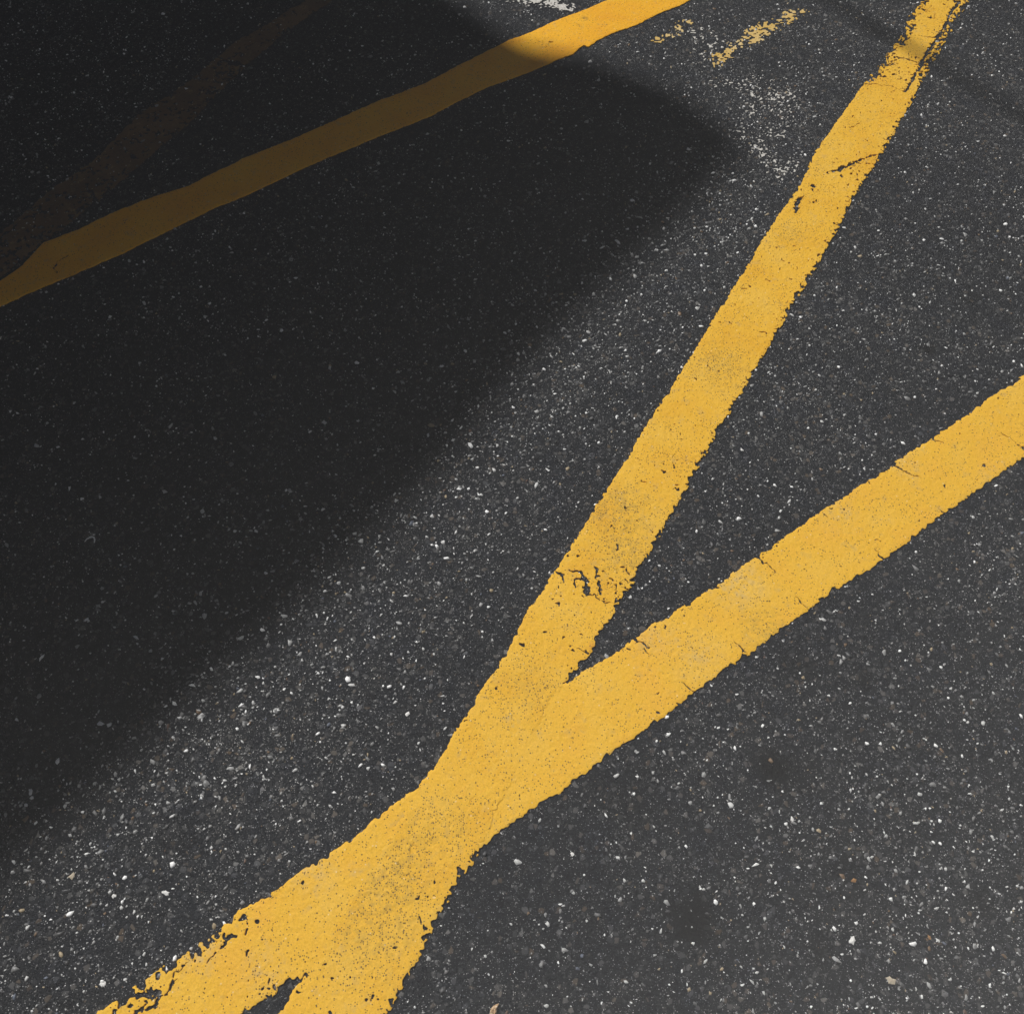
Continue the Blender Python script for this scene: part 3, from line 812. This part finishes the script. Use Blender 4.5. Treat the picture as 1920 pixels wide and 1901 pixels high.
ln_.L(ln_.ramp(lf, [(0.3, (0.16, 0.075, 0.025)), (0.5, (0.42, 0.26, 0.13)), (0.62, (0.62, 0.52, 0.38))]), ln_.b.inputs["Base Color"])
ln_.b.inputs["Roughness"].default_value = 0.6
me.materials.append(ln_.m)
sm_ = bpy.data.objects.new("dry_leaf", me); col.objects.link(sm_)
so = sm_.modifiers.new("thick", 'SOLIDIFY'); so.thickness = 0.0006
tag(sm_, "torn brown dry leaf piece on the asphalt at the bottom right of the crossing lines", "leaf")

# ------------------------------------------------------------------ added shadow caster: an unseen flat canopy roof on columns
CAN_H = 7.0


def up(P, h):            # point on the ray from the ground towards the sun at height h
    k = h / SUN_DIR[2]
    return np.array([P[0] + SUN_DIR[0] * k, P[1] + SUN_DIR[1] * k])


M_CONC = simple_material("dark_concrete", (0.10, 0.10, 0.10), 0.9, 0.2, 3, 0.2)
edge_px = [(-600, 2200), (0, 1615), (205, 1432), (425, 1228), (632, 1042), (815, 858), (972, 674), (1155, 492), (1292, 366), (1372, 282), (1360, 235), (1275, 175), (1110, 112), (985, 88), (880, 15), (800, -40)]  # outline of the big shadow, projected sunward to shape the roof edge
eg = G([p[0] for p in edge_px], [p[1] for p in edge_px])
EDGE = [up(p, CAN_H) for p in eg]
print("EDGE ground", [tuple(np.round(p, 2)) for p in eg])


def prism(poly, z0, z1):
    n = len(poly)
    v = [(p[0], p[1], z0) for p in poly] + [(p[0], p[1], z1) for p in poly]
    f = [tuple(range(n))[::-1], tuple(range(n, 2 * n))] + [(k, (k + 1) % n, n + (k + 1) % n, n + k) for k in range(n)]
    return v, f


def mesh_obj(name, v, f, mat, parent=None):
    me = bpy.data.meshes.new(name); me.from_pydata([tuple(map(float, q)) for q in v], [], f); me.materials.append(mat)
    return link_mesh(name, me, parent)


# far side of the roof
d0 = (EDGE[0] - EDGE[6]); d0 = d0 / np.linalg.norm(d0)
d1 = (EDGE[-1] - EDGE[-3]); d1 = d1 / np.linalg.norm(d1)
P0 = EDGE[0] + d0 * 14; P1 = EDGE[-1] + d1 * 22
roof_poly = [P0] + EDGE + [P1, P1 + d0 * 16, P0 + d1 * 22]
canopy = bpy.data.objects.new("canopy_roof", None); col.objects.link(canopy)
tag(canopy, "flat concrete canopy roof on columns that throws the big dark shadow", "canopy")
v, f = prism(roof_poly, CAN_H, CAN_H + 0.05)
mesh_obj("roof_slab", v, f, M_CONC, canopy)
rc = np.mean(roof_poly, 0)
inner = [rc + (np.array(p) - rc) * 0.84 for p in roof_poly]
v, f = prism(inner, CAN_H + 0.05, CAN_H + 0.35)
mesh_obj("parapet", v, f, M_CONC, canopy)
# columns well inside the roof outline, none in view
for a in (0.25, 0.75):
    for b in (0.35, 0.8):
        base = np.array(EDGE[8]) + (P0 - np.array(EDGE[8])) * a + (P1 - EDGE[-1]) * b
        k = 14
        pol = [(base[0] + 0.3 * math.cos(2 * math.pi * q / k), base[1] + 0.3 * math.sin(2 * math.pi * q / k)) for q in range(k)]
        v, f = prism(pol, 0, CAN_H)
        mesh_obj("column", v, f, M_CONC, canopy)
        print("column", base)

# unseen overhead cable, added to cast the blurred shadow across the top right corner
CAB_H = 5.0
ca = up(G(1640, 50), CAB_H); cb = up(G(1900, 207), CAB_H)
cd = (cb - ca) / np.linalg.norm(cb - ca)
E0 = ca - cd * 13; E1 = ca + cd * 13
M_RUB = simple_material("black_rubber", (0.02, 0.02, 0.02), 0.6, 0.3, 20, 0.2)
M_WOOD = simple_material("weathered_wood", (0.20, 0.16, 0.12), 0.9, 0.2, 12, 0.3)
vv, ff = [], []
K, R, NS = 10, 0.016, 60
nx = np.array([-cd[1], cd[0]])
for i in range(NS + 1):
    u = i / NS; p = E0 + (E1 - E0) * u; z = CAB_H + 0.5 * ((2 * u - 1) ** 2)
    for k in range(K):
        a = 2 * math.pi * k / K
        vv.append((p[0] + nx[0] * R * math.cos(a), p[1] + nx[1] * R * math.cos(a), z + R * math.sin(a)))
for i in range(NS):
    for k in range(K): ff.append((i * K + k, i * K + (k + 1) % K, (i + 1) * K + (k + 1) % K, (i + 1) * K + k))
cab = mesh_obj("overhead_cable", vv, ff, M_RUB)
tag(cab, "black overhead cable whose soft shadow crosses the top right corner", "cable")
for i, E in enumerate((E0, E1)):
    pole = bpy.data.objects.new("utility_pole", None); col.objects.link(pole); pole.location = (E[0], E[1], 0)  # unseen poles, added to hold up the cable
    tag(pole, ["wooden utility pole at the canopy end of the overhead cable", "wooden utility pole at the far end of the overhead cable from the canopy"][i], "pole", "utility poles holding the cable")
    k = 12; vv = []; ff = []
    for j, (z, r) in enumerate(((0, 0.16), (3, 0.13), (5.85, 0.10))):
        for q in range(k): vv.append((r * math.cos(2 * math.pi * q / k), r * math.sin(2 * math.pi * q / k), z))
    for j in range(2):
        for q in range(k): ff.append((j * k + q, j * k + (q + 1) % k, (j + 1) * k + (q + 1) % k, (j + 1) * k + q))
    ff.append(tuple(range(2 * k, 3 * k)))
    mesh_obj("shaft", vv, ff, M_WOOD, pole)
    bx = [(-0.05, -0.7), (0.05, -0.7), (0.05, 0.7), (-0.05, 0.7)]
    rot = [(x_ * cd[0] - y_ * cd[1], x_ * cd[1] + y_ * cd[0]) for x_, y_ in bx]
    v, f = prism([(a + cd[0] * 0.16 * (1 if i else -1), b + cd[1] * 0.16 * (1 if i else -1)) for a, b in rot], 5.37, 5.48)
    mesh_obj("crossarm", v, f, M_WOOD, pole)

# ------------------------------------------------------------------ thin haze added to lift the blacks
if LIFT_HAZE > 0:
    H = 82.0
    v, f = prism([(-H, -H), (H, -H), (H, H), (-H, H)], -1.0, 7.5)
    hm = bpy.data.materials.new("haze"); hm.use_nodes = True
    t = hm.node_tree; t.nodes.clear()
    ho = t.nodes.new("ShaderNodeOutputMaterial"); hv = t.nodes.new("ShaderNodeVolumePrincipled")
    hv.inputs["Color"].default_value = (0.97, 0.965, 0.95, 1); hv.inputs["Density"].default_value = LIFT_HAZE; hv.inputs["Anisotropy"].default_value = -0.42
    t.links.new(hv.outputs[0], ho.inputs["Volume"])
    hz = mesh_obj("haze", v, f, hm)
    tag(hz, None, None, None, "stuff")
